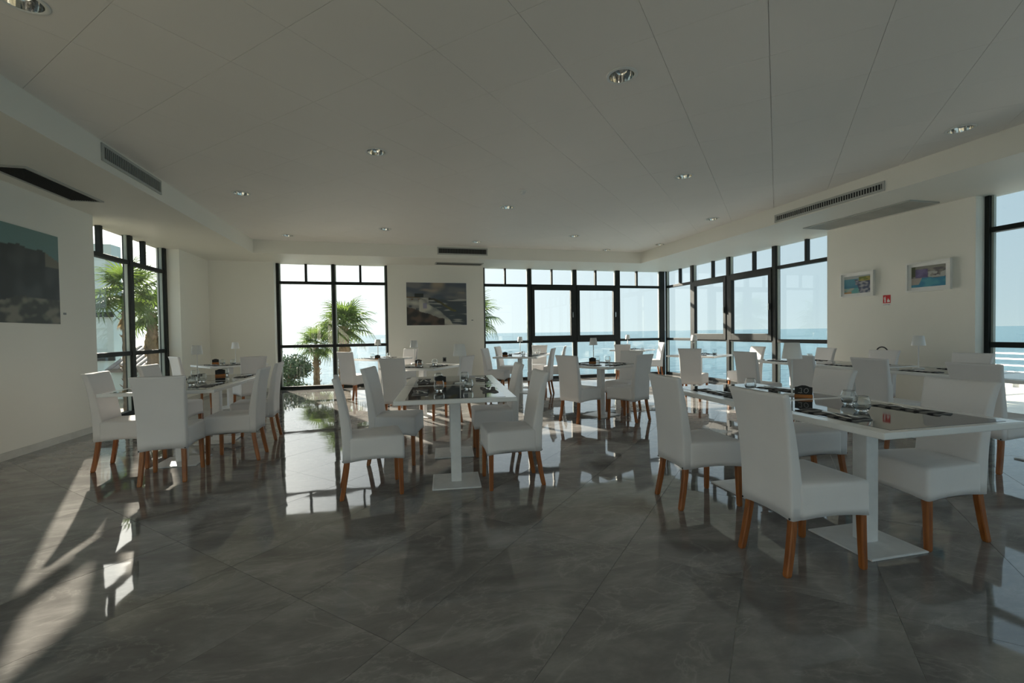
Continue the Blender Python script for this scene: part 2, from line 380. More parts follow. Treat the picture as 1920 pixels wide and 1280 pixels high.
# ------------------------------------------------------------------ windows
def window(name, label, axis, face, depth, span, mull, small, sashes, end0=.06, end1=.06, z1=ZS):
    """axis 'x': runs along X, inner face at y=face; axis 'y': runs along Y, inner face at x=face. depth is signed, towards outside."""
    root = empty(name); tag(root, label, None, None, 'structure')
    def bx(nm, mat, a0, a1, z0, z, d0=0., d1=1., parent=root, bev=.004):
        p, q = sorted((face+depth*d0, face+depth*d1))
        dims = (a0, a1, p, q, z0, z) if axis == 'x' else (p, q, a0, a1, z0, z)
        return ob(nm, boxmesh(nm, mat, *dims, bev=bev), parent)
    a0, a1 = span
    bx('frame_post', 'black_frame', a0, a0+end0, 0, z1); bx('frame_post', 'black_frame', a1-end1, a1, 0, z1)
    bx('sill_rail', 'black_frame', a0+end0, a1-end1, .0, .075); 
    edges = [a0+end0] + [v for m in mull for v in (m[0], m[1])] + [a1-end1]
    for m in mull: bx('mullion', 'black_frame', m[0], m[1], 0, z1)
    bays = [(edges[i], edges[i+1]) for i in range(0, len(edges), 2)]
    for k, (b0, b1) in enumerate(bays):
        bx('transom', 'black_frame', b0, b1, *TR1, .12, .95); bx('transom', 'black_frame', b0, b1, *TR2, .12, .95)
        bx('pane', 'window_glass', b0, b1, .075, TR1[0], .70, .77, bev=0)
        cuts = [s for s in small if b0 < (s[0]+s[1])/2 < b1]
        es = [b0] + [v for s in cuts for v in s] + [b1]
        for s in cuts: bx('mullion', 'black_frame', s[0], s[1], TR2[1], z1, .25, .9)
        for i in range(0, len(es), 2): bx('pane', 'window_glass', es[i], es[i+1], TR2[1], z1, .70, .77, bev=0)
        # pale glazing beads, widened so their colour imitates sun on black post sides
        for e, s in ((b0, 1), (b1, -1)):
            p, q = sorted((e, e+s*.024)); bx('glazing_bead', 'sunlit_grey_bead', p, q, .075, TR1[0], .34, .69, bev=0); bx('glazing_bead', 'sunlit_grey_bead', p, q, TR2[1], z1, .34, .69, bev=0)
            if k not in sashes: bx('glazing_bead', 'sunlit_grey_bead', p, q, TR1[1], TR2[0], .34, .69, bev=0)
        if k in sashes:
            f = .085
            sa = empty('sash'); sa.parent = root
            for (c0, c1, d0, d1) in ((b0, b0+f, TR1[1]-.03, TR2[0]+.03), (b1-f, b1, TR1[1]-.03, TR2[0]+.03), (b0+f, b1-f, TR1[1]-.03, TR1[1]+f+.03), (b0+f, b1-f, TR2[0]-f, TR2[0]+.03)):
                bx('sash_bar', 'black_frame', c0, c1, d0, d1, -.12, .6, parent=sa)
            bx('pane', 'window_glass', b0+f, b1-f, TR1[1]+f+.03, TR2[0]-f, .30, .37, parent=sa, bev=0)
            hx = b1-f*.5 if axis == 'x' else b0+f*.5
            bx('handle', 'steel', hx-.012, hx+.012, 1.66, 1.80, -.42, -.12, parent=sa, bev=.003)
        else:
            bx('pane', 'window_glass', b0, b1, TR1[1], TR2[0], .70, .77, bev=0)
    return root
D_ = .125
window('window_1', 'back window with black frames looking onto two palm trees', 'x', FYB, D_, (W1X[0], W1X[1]+.01), [(-1.505, -1.44)], [(-2.11, -2.06), (-.885, -.835)], [])
window('window_2', 'wide black framed back window with two opening casements over the sea', 'x', FYB, D_, (W2X[0], FXR-.005), [(3.385, 3.47), (4.675, 4.765), (5.95, 6.07)], [(2.745, 2.79), (4.045, 4.088), (5.33, 5.38), (6.6, 6.65)], [1, 2], end1=.15)
window('window_3', 'black framed right window wall with two opening casements over the sea', 'y', FXR, D_, (W3Y[0], FYB-.005), [(7.534, 7.628), (8.857, 8.955), (10.186, 10.286)], [(6.84, 6.89), (8.14, 8.19), (9.46, 9.505), (10.78, 10.83)], [1, 2], end1=.02)
window('window_4', 'black framed window cut by the right image edge, terrace railing behind', 'y', FXR, D_, W4Y, [(1.35, 1.44), (-.05, .04), (-1.45, -1.36), (2.78, 2.87)], [(3.47, 3.52), (2.08, 2.13), (.64, .69), (-.75, -.7)], [], end1=.05)
window('window_5', 'tall black framed left window with palms outside', 'y', FXL, -D_*.9, W5Y, [(8.71, 8.80)], [(8.01, 8.07), (9.2, 9.26)], [], end1=.08)

window('added_window_6', 'assumed wide window behind the viewer, added to light the foreground', 'x', YF-.12, -D_, (-.1, 6.9), [(1.6, 1.7), (3.4, 3.5), (5.2, 5.3)], [], [])  # out of view, added so skylight brightens the foreground
window('added_window_7', 'assumed left window beside the viewer, added to light the foreground', 'y', FXL, -D_*.9, W7Y, [(-1.35, -1.25), (.15, .25), (1.65, 1.75)], [], [])  # out of view, added to bring daylight from the left onto the near chairs

# ------------------------------------------------------------------ vents, grilles, lights
def vent(name, label, plane, c0, c1, z0, z1, nsl, smat='vent_metal', sw=.13):
    """long wall vent; plane: ('x', value, towards) or ('y', value, towards)"""
    ax, v, s = plane; root = empty(name); tag(root, label, 'air vent')
    def bx(nm, mat, a0, a1, za, zb, d0, d1, parent=root):
        p, q = sorted((v+s*d0, v+s*d1)); dims = (p, q, a0, a1, za, zb) if ax == 'x' else (a0, a1, p, q, za, zb)
        return ob(nm, boxmesh(nm, mat, *dims), parent)
    f = .028
    bx('backing', 'vent_dark', c0+f, c1-f, z0+f, z1-f, .0, .003)
    bm = bmesh.new()
    for (a0, a1, za, zb) in ((c0, c1, z0, z0+f), (c0, c1, z1-f, z1), (c0, c0+f, z0+f, z1-f), (c1-f, c1, z0+f, z1-f)):
        p, q = sorted((v, v+s*.014)); box(bm, *((p, q, a0, a1, za, zb) if ax == 'x' else (a0, a1, p, q, za, zb)))
    ob('frame', me_from(bm, 'frame', 'vent_metal'), root)
    sp = (c1-c0-2*f)/nsl
    p, q = sorted((v+s*.003, v+s*.012))
    me = boxmesh('slat', smat, *((p-v, q-v, -sp*sw, sp*sw, z0+f, z1-f) if ax == 'x' else (-sp*sw, sp*sw, p-v, q-v, z0+f, z1-f)))
    for i in range(nsl):
        c = c0+f+sp*(i+.5); ob('slat', me, root, (v, c, 0) if ax == 'x' else (c, v, 0))
vent('air_vent', 'long slatted air vent in the left soffit face', ('x', SX0, 1), 5.33, 6.48, 3.04, 3.215, 34, 'vent_metal', .10)
vent('air_vent', 'dark slatted air vent in the back soffit above the sea painting', ('y', SY1, -1), .89, 2.035, 3.045, 3.21, 30, 'grille_dark', .16)
vent('air_vent', 'very long slatted air vent in the right soffit face', ('x', SX1, -1), 4.31, 6.0, 2.985, 3.11, 46)
def grille(label, x0, x1, y0, y1, along, mat, n):
    root = empty('ceiling_grille'); tag(root, label, 'grille')
    f = .03
    bm = bmesh.new()
    for d in ((x0, x1, y0, y0+f), (x0, x1, y1-f, y1), (x0, x0+f, y0+f, y1-f), (x1-f, x1, y0+f, y1-f)): box(bm, *d, ZS-.016, ZS)
    ob('frame', me_from(bm, 'frame', 'vent_metal'), root)
    ob('backing', boxmesh('backing', mat, x0+f, x1-f, y0+f, y1-f, ZS-.004, ZS), root)
    if along == 'y':
        sp = (x1-x0-2*f)/n; me = boxmesh('slat', mat, -sp*.2, sp*.2, y0+f, y1-f, ZS-.013, ZS-.004)
        for i in range(n): ob('slat', me, root, (x0+f+sp*(i+.5), 0, 0))
    else:
        sp = (y1-y0-2*f)/n; me = boxmesh('slat', mat, x0+f, x1-f, -sp*.2, sp*.2, ZS-.013, ZS-.004)
        for i in range(n): ob('slat', me, root, (0, y0+f+sp*(i+.5), 0))
grille('dark slatted return grille under the left soffit', -3.84, -3.49, 5.43, 6.63, 'y', 'vent_dark', 12)
grille('narrow return grille under the back soffit above the sea painting', .90, 2.05, 10.70, 11.04, 'x', 'grille_dark', 10)
grille('pale return grille under the right soffit above the small pictures', 6.66, 7.20, 4.49, 6.12, 'y', 'vent_metal', 14)

def downlight():
    r = empty('downlight')
    bm = bmesh.new(); lathe(bm, [(LR-.003, .002), (LR+.018, -.001), (LR+.022, -.004), (LR+.018, -.007), (LR-.003, -.008), (LR-.003, .002)], 36)
    ob('trim_ring', me_from(bm, 'trim_ring', 'frame_white', True), r)
    bm = bmesh.new(); lathe(bm, [(LR-.004, -.004), (.090, .02), (.080, .05), (.063, .08), (.03, .10), (.001, .104)], 36)
    ob('reflector', me_from(bm, 'reflector', 'chrome', True), r)
    bm = bmesh.new(); lathe(bm, [(.088, .022), (.091, .024), (.088, .027)], 36)
    ob('inner_ring', me_from(bm, 'inner_ring', 'steel', True), r)
    bm = bmesh.new(); lathe(bm, [(.001, .03), (.016, .034), (.024, .048), (.024, .07), (.014, .098), (.001, .10)], 20)
    ob('bulb', me_from(bm, 'bulb', 'frame_white', True), r)
    return r
def dup(root, loc, rotz, first=[]):
    r = root.copy(); COL.objects.link(r); r.location = loc; r.rotation_euler = (0, 0, rotz)
    for ch in list(root.children):
        c = ch.copy(); COL.objects.link(c); c.parent = r
        for g in ch.children:
            d = g.copy(); COL.objects.link(d); d.parent = c
    return r
proto = downlight()
for i, (x, y, lab) in enumerate(LIGHTS):
    o = proto if i == 0 else dup(proto, (x, y, ZC), 0); o.location = (x, y, ZC)
    tag(o, lab, 'downlight', 'recessed ceiling downlights')
sd = empty('smoke_detector', (1.72, 6.01, ZC)); tag(sd, 'small cream smoke detector on the white ceiling', 'smoke detector')
bm = bmesh.new(); lathe(bm, [(.05, 0), (.05, -.012), (.046, -.02)], 24, cap1=True); ob('base', me_from(bm, 'base', 'frame_white', True), sd)
bm = bmesh.new(); lathe(bm, [(.036, -.02), (.036, -.035), (.028, -.05), (.012, -.054)], 24, cap1=True); ob('sensor_head', me_from(bm, 'sensor_head', 'sign_white', True), sd)

# ------------------------------------------------------------------ chair
HEM = .288
def chair_proto():
    r = empty('dining_chair')
    # seat with skirt
    bm = bmesh.new()
    def ring(z, inset, arch=0., rr=.022):
        pts = rrect(.186-inset, .212-inset, -.175, .238-inset, max(rr-inset*.3, .008), z, 4)
        # extra points on straight edges
        out = []
        for i, p in enumerate(pts):
            q = pts[(i+1) % len(pts)]; out.append(p)
            if math.dist(p, q) > .1:
                for k in range(1, 6): out.append(tuple(p[c]+(q[c]-p[c])*k/6 for c in range(3)))
        res = []
        for p in out:
            tx = 1-min(1, abs(p[0])/.2)**2; ty = 1-min(1, abs(p[1]-.02)/.21)**2
            res.append((p[0], p[1], p[2]+arch*max(tx if abs(p[1]) > .2 else 0, ty if abs(p[0]) > .17 else 0)))
        return res
    rings = [ring(HEM+.004, .006, .016), ring(HEM, .001, .016), ring(.33, .002, .006), ring(.40, .003), ring(.452, .002), ring(.466, .006), ring(.474, .016), ring(.479, .05), ring(.482, .10)]
    loft(bm, rings, True, True)
    ob('seat', me_from(bm, 'seat', 'cover_fabric', True), r)
    # backrest, a sheath that runs from the hem to the flared top
    prof = [(HEM+.003, .172, -.222, -.150), (HEM, .178, -.227, -.145), (.36, .179, -.228, -.145), (.47, .180, -.232, -.150), (.56, .181, -.238, -.162), (.65, .183, -.246, -.178),
            (.74, .186, -.256, -.196), (.82, .190, -.268, -.215), (.88, .196, -.280, -.232), (.922, .202, -.291, -.245), (.936, .204, -.294, -.252), (.941, .198, -.288, -.260)]
    rings = []
    for z, w, y0, y1 in prof:
        pts = rrect(w, w-.004, y0, y1, .016, z, 3); out = []
        for i, p in enumerate(pts):
            q = pts[(i+1) % len(pts)]; out.append(p)
            if math.dist(p, q) > .1:
                for k in range(1, 5): out.append(tuple(p[c]+(q[c]-p[c])*k/5 for c in range(3)))
        res = []
        for p in out:
            tx = 1-min(1, abs(p[0])/w)**2
            dz = .014*tx if z < .3 else (-.006*tx if z > .9 else 0)
            dy = .010*tx if (p[1]-y0) < .02 and z > .4 else (-.006*tx if z > .5 else 0)     # hollowed panel
            res.append((p[0], p[1]+dy, p[2]+dz))
        rings.append(res)
    bm = bmesh.new(); loft(bm, rings, True, True)
    ob('backrest', me_from(bm, 'backrest', 'cover_fabric', True), r)
    def leg(x0, y0, x1, y1, a, b):
        bm = bmesh.new(); rs = []
        for k in (0, .02, .3, .65, .97, 1):
            z = .345*(1-k); h = (a+(b-a)*k)/2 - (.003 if k in (1,) else 0); cx = x0+(x1-x0)*k; cy = y0+(y1-y0)*(k**1.4)
            rs.append([(cx+sx*c, cy+sy*d, z) for sx, sy, c, d in ((1, 1, h, h-.005), (1, 1, h-.005, h), (-1, 1, h-.005, h), (-1, 1, h, h-.005), (-1, -1, h, h-.005), (-1, -1, h-.005, h), (1, -1, h-.005, h), (1, -1, h, h-.005))])
        rs.reverse(); loft(bm, rs); ob('leg', me_from(bm, 'leg', 'leg_wood'), r)
    leg(.180, .204, .190, .208, .038, .032); leg(-.180, .204, -.190, .208, .038, .032)
    leg(.146, -.188, .162, -.240, .038, .034); leg(-.146, -.188, -.162, -.240, .038, .034)
    for s in (-1, 1):
        bm = bmesh.new(); lathe(bm, [(.0055, -.002), (.0055, .001), (.003, .0025)], 10, cap0=True, cap1=True)
        me = me_from(bm, 'snap', 'snap_black'); o = ob('snap', me, r, (s*.166, -.2285, HEM+.010)); o.rotation_euler = (rad(90), 0, 0)
    return r
# x, y, heading in degrees (0 faces +X), label
G_L, G_C, G_10 = 'chairs at the leftmost long table', 'chairs at the centre foreground table', 'chairs at the number 10 table'
G_B, G_R = 'chairs at the small tables along the back', 'chairs in the row along the right wall'
CHAIRS = [
 (-2.03, 4.72, 97, 'white covered chair seen from behind at the near end of the leftmost table', G_L),
 (-2.60, 5.25, 2, 'leftmost white chair, beside the left wall, at the leftmost table', G_L),
 (-1.65, 5.23, 181, 'white chair at the near right side of the leftmost table', G_L),
 (-1.715, 6.13, 183, 'white chair at the far right side of the leftmost table, before the palm window', G_L),
 (-2.70, 6.38, -3, 'white chair at the far left side of the leftmost table, before the left window', G_L),
 (-3.53, 9.04, 42, 'white chair in the far left corner, left of the corner table', G_B),
 (-2.44, 8.40, 120, 'white chair seen from behind at the far left corner table', G_B),
 (-.22, 3.81, 6, 'white chair at the near left side of the centre foreground table', G_C),
 (-.03, 4.64, -14, 'white chair at the far left side of the centre foreground table', G_C),
 (.92, 3.69, 178, 'white chair at the near right side of the centre foreground table', G_C),
 (.99, 4.67, 175, 'white chair at the far right side of the centre foreground table', G_C),
 (2.15, 2.00, -2, 'largest white chair, nearest the viewer, left of the number 10 table', G_10),
 (2.16, 2.89, -3, 'white chair at the far left side of the number 10 table', G_10),
 (3.11, 2.02, 175, 'big white chair facing left at the near right side of the number 10 table', G_10),
 (3.17, 2.91, 170, 'white chair facing left at the far right side of the number 10 table', G_10),
 (2.51, 5.96, 27, 'white chair at the left of the square table behind the foreground tables', G_B),
 (3.20, 5.80, 116, 'white chair at the near right of the square table behind the foreground tables', G_B),
 (3.50, 6.50, 212, 'white chair facing forward at the far right of the square middle table', G_B),
 (2.03, 9.30, -31, 'white chair at the near left of the long table by the back sea window', G_B),
 (2.55, 10.38, -31, 'small white chair at the far left of the long table by the back window', G_B),
 (3.36, 10.58, 243, 'white chair facing the viewer at the far end of the back window table', G_B),
 (2.82, 8.71, 151, 'white chair at the near right of the long table by the back window', G_B),
 (3.52, 9.86, 156, 'small white chair at the far right of the long table by the back window', G_B),
 (-.84, 9.43, 51, 'white chair seen from behind in front of the palm tree window', G_B),
 (.10, 10.12, 228, 'white chair beside the painting wall, right of the palm window table', G_B),
 (.05, 6.61, 58, 'white chair seen from behind at the table below the sea painting', G_B),
 (.76, 6.62, 145, 'pale white chair at the right of the table below the sea painting', G_B),
 (5.53, 10.20, 50, 'white chair seen from behind at the table in the glazed back corner', G_B),
 (6.78, 10.95, 165, 'white chair turned sideways against the glazed corner post', G_B),
 (5.24, 7.10, 40, 'white chair seen from behind at the table before the right casements', G_B),
 (6.36, 7.10, 172, 'small white chair facing left beside the right window wall', G_B),
 (5.21, 5.55, 6, 'farthest of the white chairs seen from behind in the right wall row', G_R),
 (5.08, 4.46, -2, 'second farthest white chair seen from behind in the right wall row', G_R),
 (5.17, 3.69, -2, 'white chair seen from behind before the lamp, in the right wall row', G_R),
 (5.19, 2.81, 0, 'nearest white chair of the right wall row, close to the right image edge', G_R),
 (6.66, 5.97, 170, 'white chair tilting against the wall edge at the end of the right windows', G_R),
 (6.52, 4.89, 184, 'white chair against the right wall with a black strap above it', G_R),
 (6.52, 3.87, 183, 'white chair against the right wall next to the terrace window', G_R),
]
cp = chair_proto()
for i, (x, y, h, lab, g) in enumerate(CHAIRS):
    o = cp if i == 0 else dup(cp, (0, 0, 0), 0)
    o.location = (x, y, 0); o.rotation_euler = (0, 0, rad(h-90)); tag(o, lab, 'chair', g)

# ------------------------------------------------------------------ tables
ZTOP = .775; TW = .93
def table_proto():
    r = empty('dining_table'); h = TW/2
    ob('tabletop', boxmesh('tabletop', 'white_lacquer', -h, h, -h, h, ZTOP-.034, ZTOP, bev=.006), r)
    ob('glass_inset', boxmesh('glass_inset', 'dark_glass', -h+.085, h-.085, -h+.038, h-.038, ZTOP-.004, ZTOP+.0015), r)
    ob('mounting_plate', boxmesh('mounting_plate', 'grey_plate', -.15, .15, -.15, .15, ZTOP-.054, ZTOP-.034), r)
    ob('column', boxmesh('column', 'worn_white_steel', -.044, .044, -.044, .044, .010, ZTOP-.05, bev=.006), r)
    bm = bmesh.new(); loft(bm, [[(sx*a, sy*a, z) for sx, sy in ((1, 1), (-1, 1), (-1, -1), (1, -1))] for a, z in ((.197, 0), (.2, .004), (.2, .009), (.194, .0125), (.05, .016))])
    ob('base_plate', me_from(bm, 'base_plate', 'worn_white_steel'), r)
    return r
def T(cx, cy, rot, du=0, dv=0):
    c, s = math.cos(rad(rot)), math.sin(rad(rot)); return (cx+du*c-dv*s, cy+du*s+dv*c)
TBL = {}    # key -> (x, y, rot, label, phrase)
def addpair(k, cx, cy, rot, la, lb, pa, pb):
    h = TW/2+.001
    TBL[k+'n'] = (*T(cx, cy, rot, 0, -h), rot, la, pa); TBL[k+'f'] = (*T(cx, cy, rot, 0, h), rot, lb, pb)
addpair('L', -2.155, 5.70, 0, 'near half of the leftmost white table with a dark glass inset', 'far half of the leftmost white table, carrying a white lamp', 'the near half of the leftmost table', 'the far half of the leftmost table')
addpair('C', .51, 4.28, -5.7, 'near half of the white table in the centre foreground', 'far half of the white table in the centre foreground', 'the near half of the centre foreground table', 'the far half of the centre foreground table')
addpair('T', 2.68, 2.50, -1.5, 'near half of the white number 10 table, closest to the viewer', 'far half of the white number 10 table', 'the near half of the number 10 table', 'the far half of the number 10 table')
addpair('W', 2.74, 9.55, -30, 'near half of the long white table by the back sea window', 'far half of the long white table by the back sea window', 'the near half of the back window table', 'the far half of the back window table')
addpair('F', 5.93, 5.13, -1, 'near half of the white table at the end of the right windows', 'far half of the white table at the end of the right windows', 'the near half of the table ending the right windows', 'the far half of the table ending the right windows')
addpair('G', 5.86, 3.18, -1, 'white table of the right wall row nearest the viewer', 'white table with a lamp below the two small pictures', 'the nearest table of the right wall row', 'the table below the small pictures')
TBL['K'] = (-2.95, 9.06, 38, 'square white table in the far left corner', 'the far left corner table')
TBL['P'] = (-.36, 9.80, 48, 'square white table in front of the palm tree window', 'the palm window table')
TBL['B'] = (.36, 7.05, 56, 'square white table below the framed sea painting', 'the table below the sea painting')
TBL['M'] = (2.97, 6.22, 28, 'square white table in the middle with a black number sign', 'the square middle table')
TBL['D'] = (6.05, 10.72, 42, 'square white table in the glazed back right corner', 'the glazed corner table')
TBL['E'] = (5.80, 7.68, 30, 'square white table before the right window casements', 'the table before the right casements')
tp = table_proto()
for i, (k, (x, y, rot, lab, ph)) in enumerate(TBL.items()):
    o = tp if i == 0 else dup(tp, (0, 0, 0), 0); o.location = (x, y, 0); o.rotation_euler = (0, 0, rad(rot)); tag(o, lab, 'table', 'white pedestal dining tables')
ZI = ZTOP+.0016

# ------------------------------------------------------------------ table ware
def fork_mesh():
    bm = bmesh.new()
    def strip(pts):     # (y, halfwidth, z)
        rings = [[(-w, y, z), (w, y, z), (w*.9, y, z+.0022), (-w*.9, y, z+.0022)] for y, w, z in pts]
        loft(bm, rings)
    strip([(-.10, .0035, .001), (-.095, .0068, .001), (-.04, .0048, .002), (.02, .0032, .004), (.035, .006, .0035), (.05, .0115, .002), (.06, .0125, .0012)])
    for k in range(4):
        x = -.0105+.007*k
        rings = [[(x-w, y, z), (x+w, y, z), (x+w*.8, y, z+.0018), (x-w*.8, y, z+.0018)] for y, w, z in ((.058, .0023, .0012), (.085, .0018, .0015), (.102, .0009, .0035))]
        loft(bm, rings)
    return me_from(bm, 'fork', 'steel')
def knife_mesh():
    bm = bmesh.new()
    rings = [[(-w0, y, 0), (w1, y, 0), (w1*.9, y, h), (-w0*.9, y, h)] for y, w0, w1, h in ((-.115, .003, .003, .003), (-.108, .0075, .0075, .005), (-.02, .0055, .0055, .005), (.0, .005, .005, .003), (.01, .006, .010, .002), (.07, .006, .011, .0015), (.10, .004, .008, .0012), (.113, .0015, .002, .001))]
    loft(bm, rings); return me_from(bm, 'knife', 'steel')
def napkin_mesh(seed):
    rnd = random.Random(seed); bm = bmesh.new(); nx, ny = 13, 9; wx, wy = .36, .12
    a, b = rnd.uniform(0, 6), rnd.uniform(0, 6)
    def h(u, v): return .0045+.002*math.sin(9*u+a)*math.cos(4*v+b)+.002*max(0, math.sin(5*v+b*2))
    G = [[(u*wx/2+.006*math.sin(5*v+a), v*wy/2*(1+.10*math.sin(4*u+b)), h(u, v)) for v in [-1+2*j/(ny-1) for j in range(ny)]] for u in [-1+2*i/(nx-1) for i in range(nx)]]
    top = [[bm.verts.new(p) for p in row] for row in G]; bot = [[bm.verts.new((p[0], p[1], 0)) for p in row] for row in G]
    for i in range(nx-1):
        for j in range(ny-1):
            bm.faces.new((top[i][j], top[i+1][j], top[i+1][j+1], top[i][j+1])); bm.faces.new((bot[i][j], bot[i][j+1], bot[i+1][j+1], bot[i+1][j]))
    for i in range(nx-1):
        for j in (0, ny-1): bm.faces.new((top[i][j], bot[i][j], bot[i+1][j], top[i+1][j]))
    for j in range(ny-1):
        for i in (0, nx-1): bm.faces.new((top[i][j], top[i][j+1], bot[i][j+1], bot[i][j]))
    return me_from(bm, 'napkin', 'striped_cloth', True)
FORK, KNIFE, NAPS = fork_mesh(), knife_mesh(), [napkin_mesh(s) for s in range(4)]
# settings: table, seat words, direction of the seat in the table's frame
SET = []
for k in ('Ln', 'Lf', 'Cn', 'Cf', 'Tn', 'Tf', 'Wn', 'Wf'): SET += [(k, 'left', 180), (k, 'right', 0)]
for k in ('Ff', 'Fn', 'Gf'): SET += [(k, 'left', 180), (k, 'right', 0)]
SET += [('K', 'left', 180), ('K', 'near', 270), ('P', 'left', 180), ('P', 'right', 0), ('B', 'left', 180), ('B', 'near', 270), ('M', 'left', 180), ('M', 'near', 270), ('M', 'right', 0), ('D', 'left', 180), ('D', 'right', 0), ('E', 'left', 180), ('E', 'right', 0)]
for n, (k, side, ang) in enumerate(SET):
    x, y, rot, lab, ph = TBL[k]; a = rad(rot+ang); rnd = random.Random(n*3+1)
    d = .295+rnd.uniform(-.012, .012); jx = rnd.uniform(-.05, .05)
    ux, uy = math.cos(a), math.sin(a); tx, ty = -uy, ux
    px, py = x+d*ux+jx*tx, y+d*uy+jx*ty
    na = a+PI/2+rnd.uniform(-.07, .07)
    o = ob('napkin', NAPS[n % 4], None, (px, py, ZI), na); tag(o, f'dark striped napkin, {side} seat of {ph}', 'napkin', 'striped napkins')
    fa = na-PI/2+rnd.uniform(-.3, .3)+(PI if n % 2 else 0)
    o = ob('fork', FORK, None, (px+tx*.05-ux*.02, py+ty*.05-uy*.02, ZI+.0088), fa+rad(10)); tag(o, f'steel fork, {side} seat of {ph}', 'fork', 'forks on napkins')
    o = ob('knife', KNIFE, None, (px+tx*.045+ux*.018, py+ty*.045+uy*.018, ZI+.0088), fa-rad(6)); tag(o, f'steel knife, {side} seat of {ph}', 'knife', 'knives on napkins')

def tumbler_mesh():
    bm = bmesh.new()
    outer = [(.0, .0), (.024, .0), (.027, .003), (.036, .014), (.0435, .034), (.0445, .050), (.041, .070), (.0345, .088), (.0335, .0905)]
    inner = [(.0325, .0905), (.0333, .088), (.0395, .070), (.0428, .050), (.0418, .035), (.034, .017), (.022, .010), (.0, .009)]
    lathe(bm, [(max(r, .0004), z) for r, z in outer+inner], 28); return me_from(bm, 'tumbler', 'tumbler_glass', True)
TUM = tumbler_mesh()
GL = [('Lf', 366, 707, 'left rear'), ('Ln', 388, 713.5, 'right'), ('Lf', 422, 704, 'right'), ('Ln', 361, 722, 'left'),
      ('K', 417, 683.5, 'left'), ('K', 437, 683.5, 'right'), ('P', 729, 669, 'right'), ('P', 698, 671, 'left'), ('B', 787.5, 687.5, 'left'), ('B', 815, 683.5, 'right'),
      ('Cn', 823.4, 733, 'left'), ('Cf', 822, 716, 'left'), ('Cn', 878, 730, 'right'), ('Cf', 871, 714, 'right'),
      ('Wn', 957, 666, 'left'), ('Wn', 981, 666.5, 'right'), ('Wf', 1003, 661, 'left'), ('Wf', 1009, 660.5, 'right'), ('M', 1120, 678.5, 'left'), ('M', 1147, 678, 'right'),
      ('D', 1189, 654.7, 'left'), ('D', 1205, 654.3, 'right'), ('E', 1321, 664.5, 'left'), ('E', 1340.5, 664, 'right'), ('Ff', 1533, 673, 'right'),
      ('Tf', 1407, 730, 'left'), ('Tn', 1591.5, 758.5, 'rear'), ('Tn', 1615.5, 771.5, 'front')]
def inside(k, x, y, m=.07):
    cx, cy, rot = TBL[k][:3]; c, s = math.cos(rad(rot)), math.sin(rad(rot)); dx, dy = x-cx, y-cy
    u, v = dx*c+dy*s, -dx*s+dy*c; h = TW/2-m
    u, v = max(-h, min(h, u)), max(-h, min(h, v)); return (cx+u*c-v*s, cy+u*s+v*c)
USED = []
for k, px, py, w in GL:
    x, y = inside(k, *at_z(px, py, ZTOP))
    for _ in range(8):
        for q in USED:
            d = math.dist(q, (x, y))
            if d < .1: x, y = inside(k, x+(x-q[0])/max(d, .01)*.03, y+(y-q[1])/max(d, .01)*.03)
    USED.append((x, y))
    o = ob('tumbler', TUM, None, (x, y, ZI)); tag(o, f'{w} round drinking glass on {TBL[k][4]}', 'glass', 'round drinking glasses')

def lamp_proto():
    r = empty('table_lamp')
    bm = bmesh.new(); lathe(bm, [(.055, 0), (.055, .006), (.05, .010), (.012, .012)], 28, cap0=True, cap1=True); ob('base', me_from(bm, 'base', 'lamp_white', True), r)
    bm = bmesh.new(); lathe(bm, [(.0062, .011), (.0062, .33)], 12, cap1=True); ob('pole', me_from(bm, 'pole', 'lamp_white', True), r)
    bm = bmesh.new(); lathe(bm, [(.0665, .272), (.049, .388), (.0475, .388), (.065, .272), (.0665, .272)], 32); sh = ob('shade', me_from(bm, 'shade', 'lamp_white', True), r)
    bm = bmesh.new(); lathe(bm, [(.0485, .384), (.0485, .387), (.001, .387)], 32, cap0=True); ob('shade_cap', me_from(bm, 'shade_cap', 'lamp_white'), sh)
    return r
LAMPS = [('Lf', 381, 702, 'white table lamp on the leftmost table'), ('K', 442, 681, 'pale table lamp blending into the wall at the far left corner table'), ('P', 709, 671, 'white table lamp before the palm tree window'),
         ('B', 785, 680, 'pale table lamp in front of the painting wall'), ('Cf', 863, 719, 'white table lamp on the centre foreground table'), ('Wf', 977, 661, 'white table lamp before the left bay of the sea window'),
         ('M', 1091, 677, 'white table lamp on the square middle table'), ('D', 1177, 654.5, 'small white table lamp in the glazed corner'), ('E', 1308, 662, 'white table lamp before the right casements'),
         ('Tf', 1485, 741, 'large white table lamp on the number 10 table'), ('Gf', 1722, 691, 'white table lamp below the two small pictures')]
lp = lamp_proto()
for i, (k, px, py, lab) in enumerate(LAMPS):
    x, y = inside(k, *at_z(px, py, ZTOP), .08); o = lp if i == 0 else dup(lp, (0, 0, 0), 0); o.location = (x, y, ZI); tag(o, lab, 'lamp', 'cordless white table lamps')

